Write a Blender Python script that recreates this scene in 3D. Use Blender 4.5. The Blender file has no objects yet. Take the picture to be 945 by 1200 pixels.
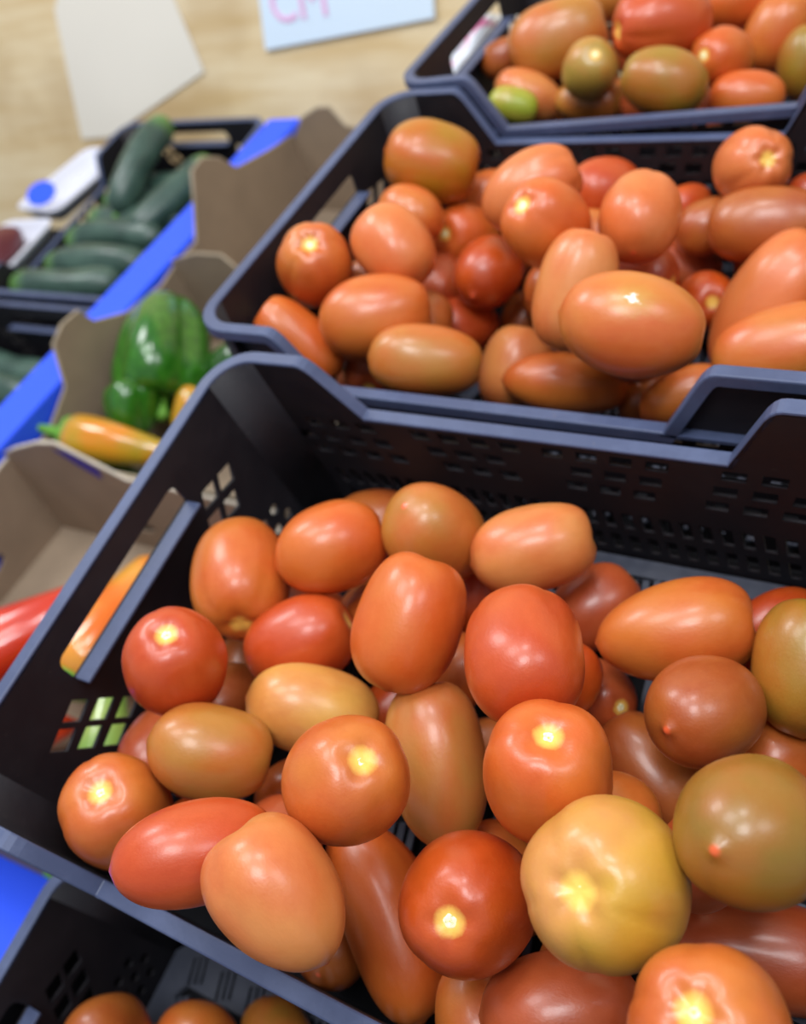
import bpy, bmesh, math, random
from mathutils import Matrix, Vector, noise
random.seed(7)
C = bpy.context.scene.collection
PI = math.pi

# ------------------------------------------------------------------ poses
CRATE_POSES = [[[1.0, -0.0, 0.0, -0.056], [-0.0, 0.90631, -0.42262, -0.19401], [0.0, 0.42262, 0.90631, 0.72748], [0.0, 0.0, 0.0, 1.0]], [[1.0, -0.0, 0.0, 0.0], [-0.0, 0.90631, -0.42262, 0.0], [0.0, 0.42262, 0.90631, 1.0], [0.0, 0.0, 0.0, 1.0]], [[0.99772, -0.04195, 0.0528, -0.04705], [0.05604, 0.95134, -0.30301, 0.30536], [-0.03752, 0.30528, 0.95152, 1.1096], [0.0, 0.0, 0.0, 1.0]], [[0.99787, -0.06365, 0.01458, -0.05872], [0.06523, 0.96129, -0.2677, 0.59937], [0.00302, 0.26808, 0.96339, 1.20743], [0.0, 0.0, 0.0, 1.0]]]
CAM_POSE = [[0.8347, -0.15289, 0.52906, 0.23098], [0.5285, 0.4924, -0.69154, -0.27247], [-0.15478, 0.85683, 0.49181, 1.25789], [0.0, 0.0, 0.0, 1.0]]
FOCAL = 1144.16
DIMS = [0.30409, 0.04418, 0.06239, 0.02898, 0.00883]
FSTOP = 4.5
LP = 20
MC = [Matrix(m) for m in CRATE_POSES]        # frames of the four tomato crates, low to high
FB = MC[2]                                   # frame in which the bank on the left is laid out
W = 0.40; D = DIMS[0]; DROP = DIMS[1]; CA = DIMS[2]; CS = DIMS[3]; RW = DIMS[4]
H = 0.150; RHO = 0.030; HX = W / 2; HY = D / 2

# ------------------------------------------------------------------ materials
def lin(c):
    return tuple(((v / 255) / 12.92 if v / 255 <= .04045 else ((v / 255 + .055) / 1.055) ** 2.4) for v in c) + (1,)

def newmat(name):
    m = bpy.data.materials.new(name); m.use_nodes = True
    nt = m.node_tree; b = nt.nodes['Principled BSDF']
    return m, nt, b

def N(nt, t, **kw):
    n = nt.nodes.new(t)
    for k, v in kw.items(): setattr(n, k, v)
    return n

def mathn(nt, op, a, b=None):
    n = N(nt, 'ShaderNodeMath', operation=op)
    for i, v in enumerate((a, b)):
        if v is None: continue
        if isinstance(v, (int, float)): n.inputs[i].default_value = v
        else: nt.links.new(v, n.inputs[i])
    return n.outputs[0]

def ramp(nt, fac, stops):
    r = N(nt, 'ShaderNodeValToRGB'); nt.links.new(fac, r.inputs[0])
    e = r.color_ramp.elements
    while len(e) < len(stops): e.new(0.5)
    for k, (p, c) in enumerate(stops):
        e[k].position = p; e[k].color = c if len(c) == 4 else lin(c)
    return r.outputs[0]

def mix(nt, fac, a, b, mode='MIX'):
    n = N(nt, 'ShaderNodeMix', data_type='RGBA', blend_type=mode)
    for s, v in ((0, fac), (6, a), (7, b)):
        if isinstance(v, (int, float)): n.inputs[s].default_value = v
        elif isinstance(v, tuple): n.inputs[s].default_value = v
        else: nt.links.new(v, n.inputs[s])
    return n.outputs[2]

def noisen(nt, vec, scale, detail=3, rough=.5):
    n = N(nt, 'ShaderNodeTexNoise'); n.inputs['Scale'].default_value = scale
    n.inputs['Detail'].default_value = detail; n.inputs['Roughness'].default_value = rough
    if vec is not None: nt.links.new(vec, n.inputs['Vector'])
    return n.outputs['Fac']

def simple(name, col, rough=.6, noise_amt=.12, scale=30, spec=.4, metal=0):
    m, nt, b = newmat(name)
    tc = N(nt, 'ShaderNodeTexCoord')
    f = noisen(nt, tc.outputs['Object'], scale, 4)
    c = lin(col); d = tuple(max(0, v * (1 - noise_amt)) for v in c[:3]) + (1,); l = tuple(min(1, v * (1 + noise_amt)) for v in c[:3]) + (1,)
    nt.links.new(ramp(nt, f, [(.3, d), (.7, l)]), b.inputs['Base Color'])
    b.inputs['Roughness'].default_value = rough; b.inputs['Specular IOR Level'].default_value = spec
    b.inputs['Metallic'].default_value = metal
    return m

TCOL = {  # skin colour and the colour it drifts to
 'red': ((190, 80, 30), (180, 64, 24)), 'deepred': ((186, 76, 20), (160, 52, 14)), 'red2': ((182, 86, 44), (166, 68, 32)),
 'redorange': ((198, 102, 38), (196, 82, 28)), 'orange': ((194, 108, 42), (190, 86, 34)), 'redtan': ((194, 118, 50), (200, 92, 42)),
 'pink': ((204, 116, 62), (200, 98, 44)), 'tan': ((204, 128, 68), (198, 100, 50)), 'tan2': ((172, 120, 52), (190, 98, 48)),
 'tanorange': ((172, 114, 44), (188, 96, 42)), 'yellow': ((208, 156, 74), (196, 122, 60)), 'yellowbig': ((192, 146, 48), (206, 136, 78)),
 'brown': ((168, 92, 36), (156, 70, 30)), 'olive': ((146, 114, 34), (168, 98, 34)), 'olive2': ((132, 100, 30), (162, 92, 36)),
 'oliveor': ((162, 112, 22), (186, 86, 26)), 'olivetan': ((164, 132, 56), (184, 106, 48)), 'green': ((150, 160, 46), (172, 150, 60))}

def tomato_mat(key, blemish=False):
    m, nt, b = newmat('tomato_skin_' + key + ('_scratched' if blemish else ''))
    tc = N(nt, 'ShaderNodeTexCoord'); oi = N(nt, 'ShaderNodeObjectInfo')
    off = N(nt, 'ShaderNodeVectorMath', operation='ADD'); nt.links.new(tc.outputs['Object'], off.inputs[0])
    cmb = N(nt, 'ShaderNodeCombineXYZ')
    for k, mul in enumerate((37., 91., 17.)): nt.links.new(mathn(nt, 'MULTIPLY', oi.outputs['Random'], mul), cmb.inputs[k])
    nt.links.new(cmb.outputs[0], off.inputs[1])
    f = noisen(nt, off.outputs[0], 1.7, 2, .45)
    A, B = TCOL[key]
    base = ramp(nt, f, [(.36, A), (.62, B)])
    f2 = noisen(nt, off.outputs[0], 14, 5, .6)
    base = mix(nt, mathn(nt, 'MULTIPLY', f2, .35), base, tuple(v * 1.35 if k < 3 else 1 for k, v in enumerate(lin(A))))
    # pale specks in the skin
    vo = N(nt, 'ShaderNodeTexVoronoi'); vo.inputs['Scale'].default_value = 26; nt.links.new(off.outputs[0], vo.inputs['Vector'])
    sp = ramp(nt, vo.outputs['Distance'], [(.0, (1, 1, 1, 1)), (.10, (0, 0, 0, 1))])
    base = mix(nt, mathn(nt, 'MULTIPLY', sp, .22), base, lin((240, 190, 110)))
    # yellow ring round the stem scar
    sx = N(nt, 'ShaderNodeSeparateXYZ'); nt.links.new(tc.outputs['Object'], sx.inputs[0])
    rr = mathn(nt, 'SQRT', mathn(nt, 'ADD', mathn(nt, 'MULTIPLY', sx.outputs[0], sx.outputs[0]), mathn(nt, 'MULTIPLY', sx.outputs[1], sx.outputs[1])))
    rr = mathn(nt, 'ADD', rr, mathn(nt, 'MULTIPLY', mathn(nt, 'SUBTRACT', f2, .5), .05))
    rr = mathn(nt, 'ADD', rr, mathn(nt, 'MULTIPLY', mathn(nt, 'LESS_THAN', sx.outputs[2], 0.), 5.))
    ring = ramp(nt, rr, [(.05, (1, 1, 1, 1)), (.085, (.65, .65, .65, 1)), (.125, (0, 0, 0, 1))])
    base = mix(nt, ring, base, lin((246, 200, 92)))
    # reddish dot at the blossom end
    rb = mathn(nt, 'SQRT', mathn(nt, 'ADD', mathn(nt, 'MULTIPLY', sx.outputs[0], sx.outputs[0]), mathn(nt, 'MULTIPLY', sx.outputs[1], sx.outputs[1])))
    rb = mathn(nt, 'ADD', rb, mathn(nt, 'MULTIPLY', mathn(nt, 'GREATER_THAN', sx.outputs[2], 0.), 5.))
    dot = ramp(nt, rb, [(.02, (1, 1, 1, 1)), (.05, (0, 0, 0, 1))])
    base = mix(nt, mathn(nt, 'MULTIPLY', dot, .8), base, lin((232, 96, 52)))
    if blemish:
        dd = N(nt, 'ShaderNodeVectorMath', operation='DISTANCE'); nt.links.new(tc.outputs['Object'], dd.inputs[0]); dd.inputs[1].default_value = blemish
        e = mathn(nt, 'ADD', dd.outputs['Value'], mathn(nt, 'MULTIPLY', mathn(nt, 'SUBTRACT', noisen(nt, tc.outputs['Object'], 22, 3), .5), .12))
        base = mix(nt, ramp(nt, e, [(.03, (.85, .85, .85, 1)), (.20, (0, 0, 0, 1))]), base, lin((196, 148, 62)))
        base = mix(nt, ramp(nt, e, [(.025, (1, 1, 1, 1)), (.05, (0, 0, 0, 1))]), base, lin((250, 244, 232)))
    nt.links.new(base, b.inputs['Base Color'])
    r = ramp(nt, f2, [(.3, (.34, .34, .34, 1)), (.75, (.46, .46, .46, 1))])
    nt.links.new(r, b.inputs['Roughness'])
    b.inputs['Specular IOR Level'].default_value = .5
    b.inputs['Subsurface Weight'].default_value = .12
    b.inputs['Subsurface Radius'].default_value = (.006, .004, .002)
    b.inputs['Subsurface Scale'].default_value = .5
    b.inputs['Coat Weight'].default_value = .30; b.inputs['Coat Roughness'].default_value = .20
    bp = N(nt, 'ShaderNodeBump'); bp.inputs['Strength'].default_value = .05; bp.inputs['Distance'].default_value = .01
    nt.links.new(noisen(nt, off.outputs[0], 45, 4), bp.inputs['Height']); nt.links.new(bp.outputs[0], b.inputs['Normal'])
    return m

def scar_mat():
    m, nt, b = newmat('stem_scar_pale')
    tc = N(nt, 'ShaderNodeTexCoord')
    f = noisen(nt, tc.outputs['Object'], 60, 4, .7)
    nt.links.new(ramp(nt, f, [(.36, (150, 160, 96)), (.46, (250, 244, 190)), (.7, (255, 252, 224))]), b.inputs['Base Color'])
    b.inputs['Roughness'].default_value = .7
    return m

def plastic_mat(name, col, rough, wear):
    m, nt, b = newmat(name)
    tc = N(nt, 'ShaderNodeTexCoord'); o = tc.outputs['Object']
    f = noisen(nt, o, 18, 6, .7)
    mp = N(nt, 'ShaderNodeMapping'); mp.inputs['Scale'].default_value = (1, 1, 6); mp.inputs['Rotation'].default_value = (.3, .5, .2)
    nt.links.new(o, mp.inputs[0])
    s = noisen(nt, mp.outputs[0], 110, 6, .75)
    c = lin(col); w = lin(wear)
    base = mix(nt, ramp(nt, f, [(.45, (0, 0, 0, 1)), (.75, (.5, .5, .5, 1))]), c, w)
    base = mix(nt, ramp(nt, s, [(.66, (0, 0, 0, 1)), (.74, (.55, .55, .55, 1))]), base, lin((120, 112, 110)))
    nt.links.new(base, b.inputs['Base Color'])
    nt.links.new(ramp(nt, f, [(.3, (rough,) * 3 + (1,)), (.8, (min(1, rough + .25),) * 3 + (1,))]), b.inputs['Roughness'])
    b.inputs['Specular IOR Level'].default_value = .4
    bp = N(nt, 'ShaderNodeBump'); bp.inputs['Strength'].default_value = .12; bp.inputs['Distance'].default_value = .001
    nt.links.new(noisen(nt, o, 300, 4), bp.inputs['Height']); nt.links.new(bp.outputs[0], b.inputs['Normal'])
    return m

M_BODY = plastic_mat('black_plastic', (26, 24, 30), .5, (46, 40, 44))
M_RIM = plastic_mat('worn_sheen_rim_plastic', (70, 80, 110), .38, (100, 112, 146))  # blue reflection of cool overhead light put into the worn rim's colour
M_BASE = plastic_mat('dusty_lit_base_plastic', (66, 70, 84), .5, (100, 102, 110))  # light reaching the crate floor is put into this paler grey
M_SCAR = scar_mat()
M_CARD = simple('brown_cardboard', (150, 132, 112), .9, .08, 25, .15)
M_CARDE = simple('cardboard_edge', (196, 186, 170), .9, .1, 60, .15)
M_BLUE = simple('bright_blue_plastic', (48, 92, 255), .5, .03, 8, .3)
M_PRINT = simple('violet_print', (70, 60, 150), .7, .05, 20, .2)
M_TMAT = {}
def tmat(k):
    if k not in M_TMAT: M_TMAT[k] = tomato_mat(k)
    return M_TMAT[k]

# ------------------------------------------------------------------ mesh helpers
def tagset(o, label=None, cat=None, group=None, kind=None):
    if label: o['label'] = label
    if cat: o['category'] = cat
    if group: o['group'] = group
    if kind: o['kind'] = kind
    return o

def widen(bm):
    """the crate's right end stands a little further out"""
    a = HX - CA; b = HX - RHO
    for v in bm.verts: v.co.x += .024 * max(0, min(1, (v.co.x - a) / (b - a)))
    return bm

def link_bm(name, bm, mat, parent=None, smooth=True, mtx=None):
    if parent is not None and parent.name.startswith('plastic_crate'): widen(bm)
    me = bpy.data.meshes.new(name); bm.to_mesh(me); bm.free()
    me.materials.append(mat)
    if smooth:
        for p in me.polygons: p.use_smooth = True
    return link_me(name, me, parent, mtx)

def link_me(name, me, parent=None, mtx=None):
    o = bpy.data.objects.new(name, me); C.objects.link(o)
    if parent: o.parent = parent
    if mtx is not None:
        if parent: o.matrix_local = mtx
        else: o.matrix_world = mtx
    return o

def empty(name, mtx):
    o = bpy.data.objects.new(name, None); C.objects.link(o); o.matrix_world = mtx; o.empty_display_size = .05
    return o

def box(bm, x0, x1, y0, y1, z0, z1):
    vs = [bm.verts.new((x, y, z)) for x in (x0, x1) for y in (y0, y1) for z in (z0, z1)]
    for f in ((0, 1, 3, 2), (4, 6, 7, 5), (0, 4, 5, 1), (2, 3, 7, 6), (0, 2, 6, 4), (1, 5, 7, 3)):
        bm.faces.new([vs[i] for i in f])

def bevel(o, w, seg=2):
    b = o.modifiers.new('bevel', 'BEVEL'); b.width = w; b.segments = seg; b.limit_method = 'ANGLE'; b.angle_limit = math.radians(35)
    return o

def panel(outer, holes, thick, fn):
    """flat sheet with holes cut through, mapped into place by fn(u, v, t)"""
    cu = bpy.data.curves.new('tmp', 'CURVE'); cu.dimensions = '2D'; cu.fill_mode = 'BOTH'; cu.extrude = thick / 2
    for pts in [outer] + holes:
        s = cu.splines.new('POLY'); s.points.add(len(pts) - 1)
        for p, q in zip(s.points, pts): p.co = (q[0], q[1], 0, 1)
        s.use_cyclic_u = True
    o = bpy.data.objects.new('tmp', cu); C.objects.link(o)
    dg = bpy.context.evaluated_depsgraph_get()
    me = bpy.data.meshes.new_from_object(o.evaluated_get(dg))
    bm = bmesh.new(); bm.from_mesh(me)
    bpy.data.objects.remove(o); bpy.data.curves.remove(cu); bpy.data.meshes.remove(me)
    bmesh.ops.remove_doubles(bm, verts=bm.verts, dist=1e-6)
    for v in bm.verts: v.co = Vector(fn(v.co.x, v.co.y, v.co.z))
    bmesh.ops.recalc_face_normals(bm, faces=bm.faces)
    return bm

def join(dst, src):
    me = bpy.data.meshes.new('t'); src.to_mesh(me); src.free(); dst.from_mesh(me); bpy.data.meshes.remove(me)

def tube(pts, rad, seg=20, lobes=None, squash=1., cap=True):
    """swept body through pts with radii; lobes(theta, s) scales the radius"""
    bm = bmesh.new(); pts = [Vector(p) for p in pts]; n = len(pts); rings = []
    up = Vector((0, 0, 1))
    for i, p in enumerate(pts):
        t = (pts[min(i + 1, n - 1)] - pts[max(i - 1, 0)]).normalized()
        if abs(t.dot(up)) > .95: up = Vector((0, 1, 0))
        a = t.cross(up).normalized(); b = a.cross(t).normalized()
        ring = []
        for k in range(seg):
            th = 2 * PI * k / seg; r = rad[i] * (lobes(th, i / (n - 1)) if lobes else 1)
            ring.append(bm.verts.new(p + a * math.cos(th) * r + b * math.sin(th) * r * squash))
        rings.append(ring)
    for i in range(n - 1):
        for k in range(seg):
            bm.faces.new((rings[i][k], rings[i][(k + 1) % seg], rings[i + 1][(k + 1) % seg], rings[i + 1][k]))
    if cap:
        bm.faces.new(rings[0][::-1]); bm.faces.new(rings[-1])
    bmesh.ops.recalc_face_normals(bm, faces=bm.faces)
    return bm

# ------------------------------------------------------------------ the plastic crate
BASE = -H - .006            # z of the underside; parts are stored above it
def slope_g(u):
    k = .35
    return (u * u / (2 * k) if u < k else u - k / 2) / (1 - k / 2)
def rim_z(ax):
    u = (ax - (HX - CA - CS)) / CS
    if u <= 0: return -DROP
    if u >= 1: return 0.
    return -DROP * slope_g(1 - u)
def top_line(x0, x1):
    """x stations of the dipped rim"""
    xs = [x0]
    a = HX - CA; s = [HX - CA - CS * k / 10 for k in range(0, 11)]
    xs += [-v for v in s if -v > x0] + [v for v in s[::-1] if v < x1] + [x1]
    return xs
RI = RHO - RW

def long_wall(sy):
    x0 = HX - RHO
    outer = [(x, rim_z(abs(x)) - .0015) for x in top_line(-x0, x0)] + [(x0, -H), (-x0, -H)]
    holes = []
    for row, z in enumerate((-.0535, -.0675, -.0815)):
        for k in range(0, 9):
            if k == 4: continue
            x = .0125 + .0195 * k - .006 * row
            if x < .008 or x > .166: continue
            for s in (-1, 1):
                holes.append([(s * (x + dx), z + dz) for dx, dz in ((-.0045, .0042), (.0078, .0042), (.0060, -.0042), (-.0062, -.0042))])
    for z in (-.111, -.134):
        for k in range(-14, 15):
            x = k * .0112
            holes.append([(x - .0033, z - .0082), (x + .0033, z - .0082), (x + .0033, z + .0082), (x - .0033, z + .0082)])
    return panel(outer, holes, .0024, lambda u, v, t: (u, sy * (HY - RW + .0012 + t), v - BASE))

def end_wall(sx):
    y0 = HY - RHO
    outer = [(-y0, -.0015), (y0, -.0015), (y0, -H), (-y0, -H)]
    hh = []
    for cy, cz, rr, a0 in ((.0595, -.0340, .0015, -90), (.0550, -.0245, .006, 0), (-.0550, -.0245, .006, 90), (-.0595, -.0340, .0015, 180)):
        for k in range(5):
            a = math.radians(a0 + 90 * k / 4); hh.append((cy + rr * math.cos(a), cz + rr * math.sin(a)))
    holes = [hh]
    for s in (-1, 1):
        for i in range(3):
            for j in range(2):
                y = .0600 + .0165 * j - .0090 * i + .0148; z = -.0480 - .0165 * i - .0035 * j
                if y > y0 - .007: continue
                holes.append([(s * (y + dy), z + dz) for dy, dz in ((.0099, .0033), (-.0032, .0062), (-.0093, -.0050), (.0038, -.0079))])
    for z, q in ((-.1060, .0), (-.1200, .5), (-.1340, 0)):
        for k in range(-8, 9):
            y = (k + q) * .0130
            if abs(y) > y0 - .006: continue
            holes.append([(y + .0040 * math.cos(a * PI / 5), z + .0042 * math.sin(a * PI / 5)) for a in range(10)])
    return panel(outer, holes, .0024, lambda u, v, t: (sx * (HX - RW + .0012 + t), u, v - BASE))

def corner(sx, sy):
    bm = bmesh.new(); n = 8; g = []
    for k in range(n + 1):
        a = PI / 2 * k / n; col = []
        for r in (RI, RI + .0024):
            for z in (-.0015, -H):
                col.append(bm.verts.new((sx * (HX - RHO + r * math.cos(a)), sy * (HY - RHO + r * math.sin(a)), z - BASE)))
        g.append(col)
    for k in range(n):
        a, b = g[k], g[k + 1]
        for q in ((0, 1, 1, 0), (2, 3, 3, 2)):
            bm.faces.new((a[q[0]], a[q[1]], b[q[2]], b[q[3]]))
        bm.faces.new((a[0], a[2], b[2], b[0])); bm.faces.new((a[1], a[3], b[3], b[1]))
    bmesh.ops.recalc_face_normals(bm, faces=bm.faces)
    return bm

def rim_mesh():
    P = []      # (outer point, outward normal, tangent)
    x0 = HX - RHO; y0 = HY - RHO
    def arc(cx, cy, a0):
        for k in range(1, 10):
            a = math.radians(a0 + 90 * k / 10); n = Vector((math.cos(a), math.sin(a), 0))
            P.append((Vector((cx, cy, 0)) + n * RHO, n))
    xs = top_line(-x0, x0)
    for x in xs: P.append((Vector((x, -HY, rim_z(abs(x)))), Vector((0, -1, 0))))
    arc(x0, -y0, -90)
    for y in (-y0, 0, y0): P.append((Vector((HX, y, 0)), Vector((1, 0, 0))))
    arc(x0, y0, 0)
    for x in xs[::-1]: P.append((Vector((x, HY, rim_z(abs(x)))), Vector((0, 1, 0))))
    arc(-x0, y0, 90)
    for y in (y0, 0, -y0): P.append((Vector((-HX, y, 0)), Vector((-1, 0, 0))))
    arc(-x0, -y0, 180)
    sec = [(.0006, 0), (RW - .0006, 0), (RW, -.0008), (RW, -.0032), (.0022, -.0032), (.0022, -.0075), (0, -.0075), (0, -.0008)]
    bm = bmesh.new(); n = len(P); rings = []
    for i, (p, nn) in enumerate(P):
        pa, pb = P[i - 1][0], P[(i + 1) % n][0]
        ta = (p - pa).normalized(); tb = (pb - p).normalized(); t = (ta + tb).normalized()
        dn = t.cross(nn).normalized()
        if dn.z < 0: dn = -dn
        m = 1 / max(.5, dn.dot((tb.cross(nn)).normalized() * (1 if tb.cross(nn).z > 0 else -1)))
        rings.append([bm.verts.new(p - nn * a + dn * (b * m) + Vector((0, 0, -BASE))) for a, b in sec])
    for i in range(n):
        a, b = rings[i], rings[(i + 1) % n]
        for k in range(len(sec)):
            k2 = (k + 1) % len(sec)
            bm.faces.new((a[k], a[k2], b[k2], b[k]))
    bmesh.ops.recalc_face_normals(bm, faces=bm.faces)
    return bm

def base_mesh():
    x0, y0 = HX - RW - .001, HY - RW - .001
    holes = []
    for i in range(-6, 7):
        for j in range(-4, 5):
            cx, cy = i * .0275, j * .0298
            fan = math.atan2(cy, cx) if (abs(i) > 2) else PI / 2
            for q in (-1, 0, 1):
                ca, sa = math.cos(fan * .35), math.sin(fan * .35)
                u, v = q * .0082, 0
                pts = []
                for du, dv in ((-.0024, -.0105), (.0024, -.0105), (.0024, .0105), (-.0024, .0105)):
                    a, b = u + du, v + dv
                    pts.append((cx + a * ca * .9 - b * sa * .35, cy + a * sa * .35 + b * .9))
                if all(abs(p[0]) < x0 - .01 and abs(p[1]) < y0 - .01 for p in pts): holes.append(pts)
    c = .018
    outer = [(-x0 + c, -y0), (x0 - c, -y0), (x0, -y0 + c), (x0, y0 - c), (x0 - c, y0), (-x0 + c, y0), (-x0, y0 - c), (-x0, -y0 + c)]
    return panel(outer, holes, .004, lambda u, v, t: (u, v, .003 + t - 0.0 + (-H - .003 - BASE) - .003 + .002))

def lip_mesh(sx):
    bm = bmesh.new()
    xa, xb = sorted((sx * (HX - RW - .0105), sx * (HX - RW + .0005)))
    box(bm, xa, xb, -.061, .061, -.0375 - BASE, -.0352 - BASE)
    return bm

def corner_shelf(sx, sy):
    bm = bmesh.new()
    xa, xb = sorted((sx * (HX - CA - CS - .002), sx * (HX - RHO)))
    ya, yb = sorted((sy * (HY - RW + .002), sy * HY))
    box(bm, xa, xb, ya, yb, -DROP - .003 - BASE, -DROP - .0008 - BASE)
    return bm

def rib(sx, sy, x, w=.0016, z1=-.003):
    bm = bmesh.new()
    ya, yb = sorted((sy * (HY - RW + .002), sy * (HY - .0006)))
    box(bm, sx * x - w / 2, sx * x + w / 2, ya, yb, -DROP - .001 - BASE, z1 - BASE)
    return bm

CRATE_PARTS = []
def build_crate(mtx, label, group):
    r = empty('plastic_crate', mtx @ Matrix.Translation((0, 0, BASE)))
    tagset(r, label, 'crate', group)
    for sy in (-1, 1): link_bm('side_wall', long_wall(sy), M_BODY, r, False)
    for sx in (-1, 1): link_bm('end_wall', end_wall(sx), M_BODY, r, False)
    for sx in (-1, 1):
        for sy in (-1, 1): link_bm('corner_panel', corner(sx, sy), M_BODY, r)
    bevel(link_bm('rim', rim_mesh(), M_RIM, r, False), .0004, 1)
    link_bm('base', base_mesh(), M_BASE, r, False)
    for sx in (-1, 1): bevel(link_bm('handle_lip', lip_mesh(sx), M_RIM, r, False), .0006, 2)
    for sx in (-1, 1):
        for sy in (-1, 1):
            link_bm('corner_shelf', corner_shelf(sx, sy), M_RIM, r, False)  # rim colour paints the shelf as lit
            link_bm('rib', rib(sx, sy, HX - .034), M_BODY, r, False)
    return r

def copy_tree(o, mtx, label=None, group=None):
    c = o.copy(); C.objects.link(c); c.matrix_world = mtx
    for ch in list(o.children):
        d = ch.copy(); C.objects.link(d); d.parent = c
        for g in list(ch.children):
            e = g.copy(); C.objects.link(e); e.parent = d
    if label: c['label'] = label
    if group: c['group'] = group
    return c

CR_GROUP = 'black plastic crates of tomatoes'
crate0 = build_crate(MC[1], 'black plastic crate in the middle of the photo, holding the nearest large tomatoes', CR_GROUP)
bpy.context.view_layer.update()
def crate_at(m, label, group): return copy_tree(crate0, m @ Matrix.Translation((0, 0, BASE)), label, group)
crate_at(MC[2], 'black plastic crate of tomatoes directly behind the large central crate', CR_GROUP)
crate_at(MC[3], 'topmost blurred black plastic crate of tomatoes, at the upper right corner', CR_GROUP)
crate_at(MC[0], 'lowest black plastic crate, mostly hidden under the front rim of the central crate', CR_GROUP)

# ------------------------------------------------------------------ tomatoes
def smoothstep(a, b, x):
    t = max(0, min(1, (x - a) / (b - a))); return t * t * (3 - 2 * t)
def tomato_mesh(name, lobes=4, lobe_amt=.04, dimple=.05, p=2.25, taper=0., nub=.02, seed=0, bend=0., crease=0.):
    bm = bmesh.new(); nu, nv = 56, 40; rings = []
    sd = Vector((seed * 3.1, seed * 1.7, seed * .9))
    for i in range(nv + 1):
        ph = PI * i / nv; ct, st = math.cos(ph), math.sin(ph)
        t = (abs(ct) ** (2 / p)) * (1 if ct >= 0 else -1); rr = abs(st) ** (2 / p)
        ring = []
        for k in range(nu if 0 < i < nv else 1):
            th = 2 * PI * k / nu
            z = t * .5; r = rr * .5
            r *= 1 - taper * (t * .5) - abs(taper) * .15
            gtop = smoothstep(-.5, .9, t)
            l = math.cos(lobes * th + seed) * smoothstep(.05, .4, rr); l3 = abs(math.cos(lobes * th / 2 + seed / 2)) ** .5
            r *= 1 - lobe_amt * gtop * (1 - l3) * 2.2 * smoothstep(.12, .5, rr)
            if crease:
                cth = math.cos(th - 1.3); r *= 1 - crease * max(0, cth) ** 60 * (1 - t * t)
            z -= dimple * math.exp(-(rr / .34) ** 2) * (1 if t > 0 else 0) * (1 + .25 * l)
            z -= (nub * math.exp(-(rr / .10) ** 2)) * (1 if t < 0 else 0)
            x, y = r * math.cos(th), r * math.sin(th)
            v = Vector((x, y, z)); nz = noise.noise(v * 2.2 + sd) * .045
            v *= 1 + nz
            v.x += bend * (v.z * v.z * 4 - .35) * .5
            ring.append(bm.verts.new(v))
        rings.append(ring)
    for i in range(nv):
        a, b = rings[i], rings[i + 1]
        for k in range(nu):
            k2 = (k + 1) % nu
            if len(a) == 1: bm.faces.new((a[0], b[k], b[k2]))
            elif len(b) == 1: bm.faces.new((a[k], b[0], a[k2]))
            else: bm.faces.new((a[k], b[k], b[k2], a[k2]))
    bmesh.ops.recalc_face_normals(bm, faces=bm.faces)
    me = bpy.data.meshes.new(name); bm.to_mesh(me); bm.free()
    me['apex'] = .5 - dimple
    for q in me.polygons: q.use_smooth = True
    return me

SHAPES = {
 'egg': dict(lobes=3, lobe_amt=.012, dimple=.03, p=2.15, nub=.012, taper=.05),
 'plum': dict(lobes=3, lobe_amt=.02, dimple=.045, p=2.35, nub=.015, taper=-.03),
 'blunt': dict(lobes=4, lobe_amt=.045, dimple=.06, p=2.5, nub=.015, taper=-.06),
 'round': dict(lobes=4, lobe_amt=.035, dimple=.06, p=2.1, nub=.01),
 'lobed': dict(lobes=5, lobe_amt=.055, dimple=.085, p=2.15, nub=.01),
 'tip': dict(lobes=3, lobe_amt=.015, dimple=.04, p=2.0, nub=.045, taper=.06),
 'pear': dict(lobes=3, lobe_amt=.03, dimple=.04, p=2.2, nub=.012, taper=-.22),
 'pearup': dict(lobes=3, lobe_amt=.02, dimple=.03, p=2.2, nub=.012, taper=.22),
 'bent': dict(lobes=3, lobe_amt=.03, dimple=.05, p=2.5, nub=.02, bend=.25, taper=.0),
 'crease': dict(lobes=3, lobe_amt=.03, dimple=.05, p=2.35, nub=.015, crease=.06),
}
MESHES = {}
def tmesh(shape, var, colour):
    k = (shape, var, colour)
    if k not in MESHES:
        me = tomato_mesh('tomato_' + shape, seed=var * 1.37 + 1, **SHAPES[shape]); me.materials.append(tmat(colour)); MESHES[k] = me
    return MESHES[k]
def scar_mesh():
    bm = bmesh.new(); n = 22; c = bm.verts.new((0, 0, .004)); rings = []
    for r, z in ((.018, .012), (.034, .010), (.052, -.004)):
        rings.append([bm.verts.new((r * math.cos(2 * PI * k / n) * (1 + .09 * math.cos(5 * 2 * PI * k / n)), r * math.sin(2 * PI * k / n) * (1 + .09 * math.cos(5 * 2 * PI * k / n)), z)) for k in range(n)])
    for k in range(n):
        k2 = (k + 1) % n
        bm.faces.new((c, rings[0][k], rings[0][k2]))
        for a, b in zip(rings, rings[1:]): bm.faces.new((a[k], b[k], b[k2], a[k2]))
    bmesh.ops.recalc_face_normals(bm, faces=bm.faces)
    me = bpy.data.meshes.new('stem_scar'); bm.to_mesh(me); bm.free(); me.materials.append(M_SCAR)
    for q in me.polygons: q.use_smooth = True
    return me
SCAR = scar_mesh()
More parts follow.
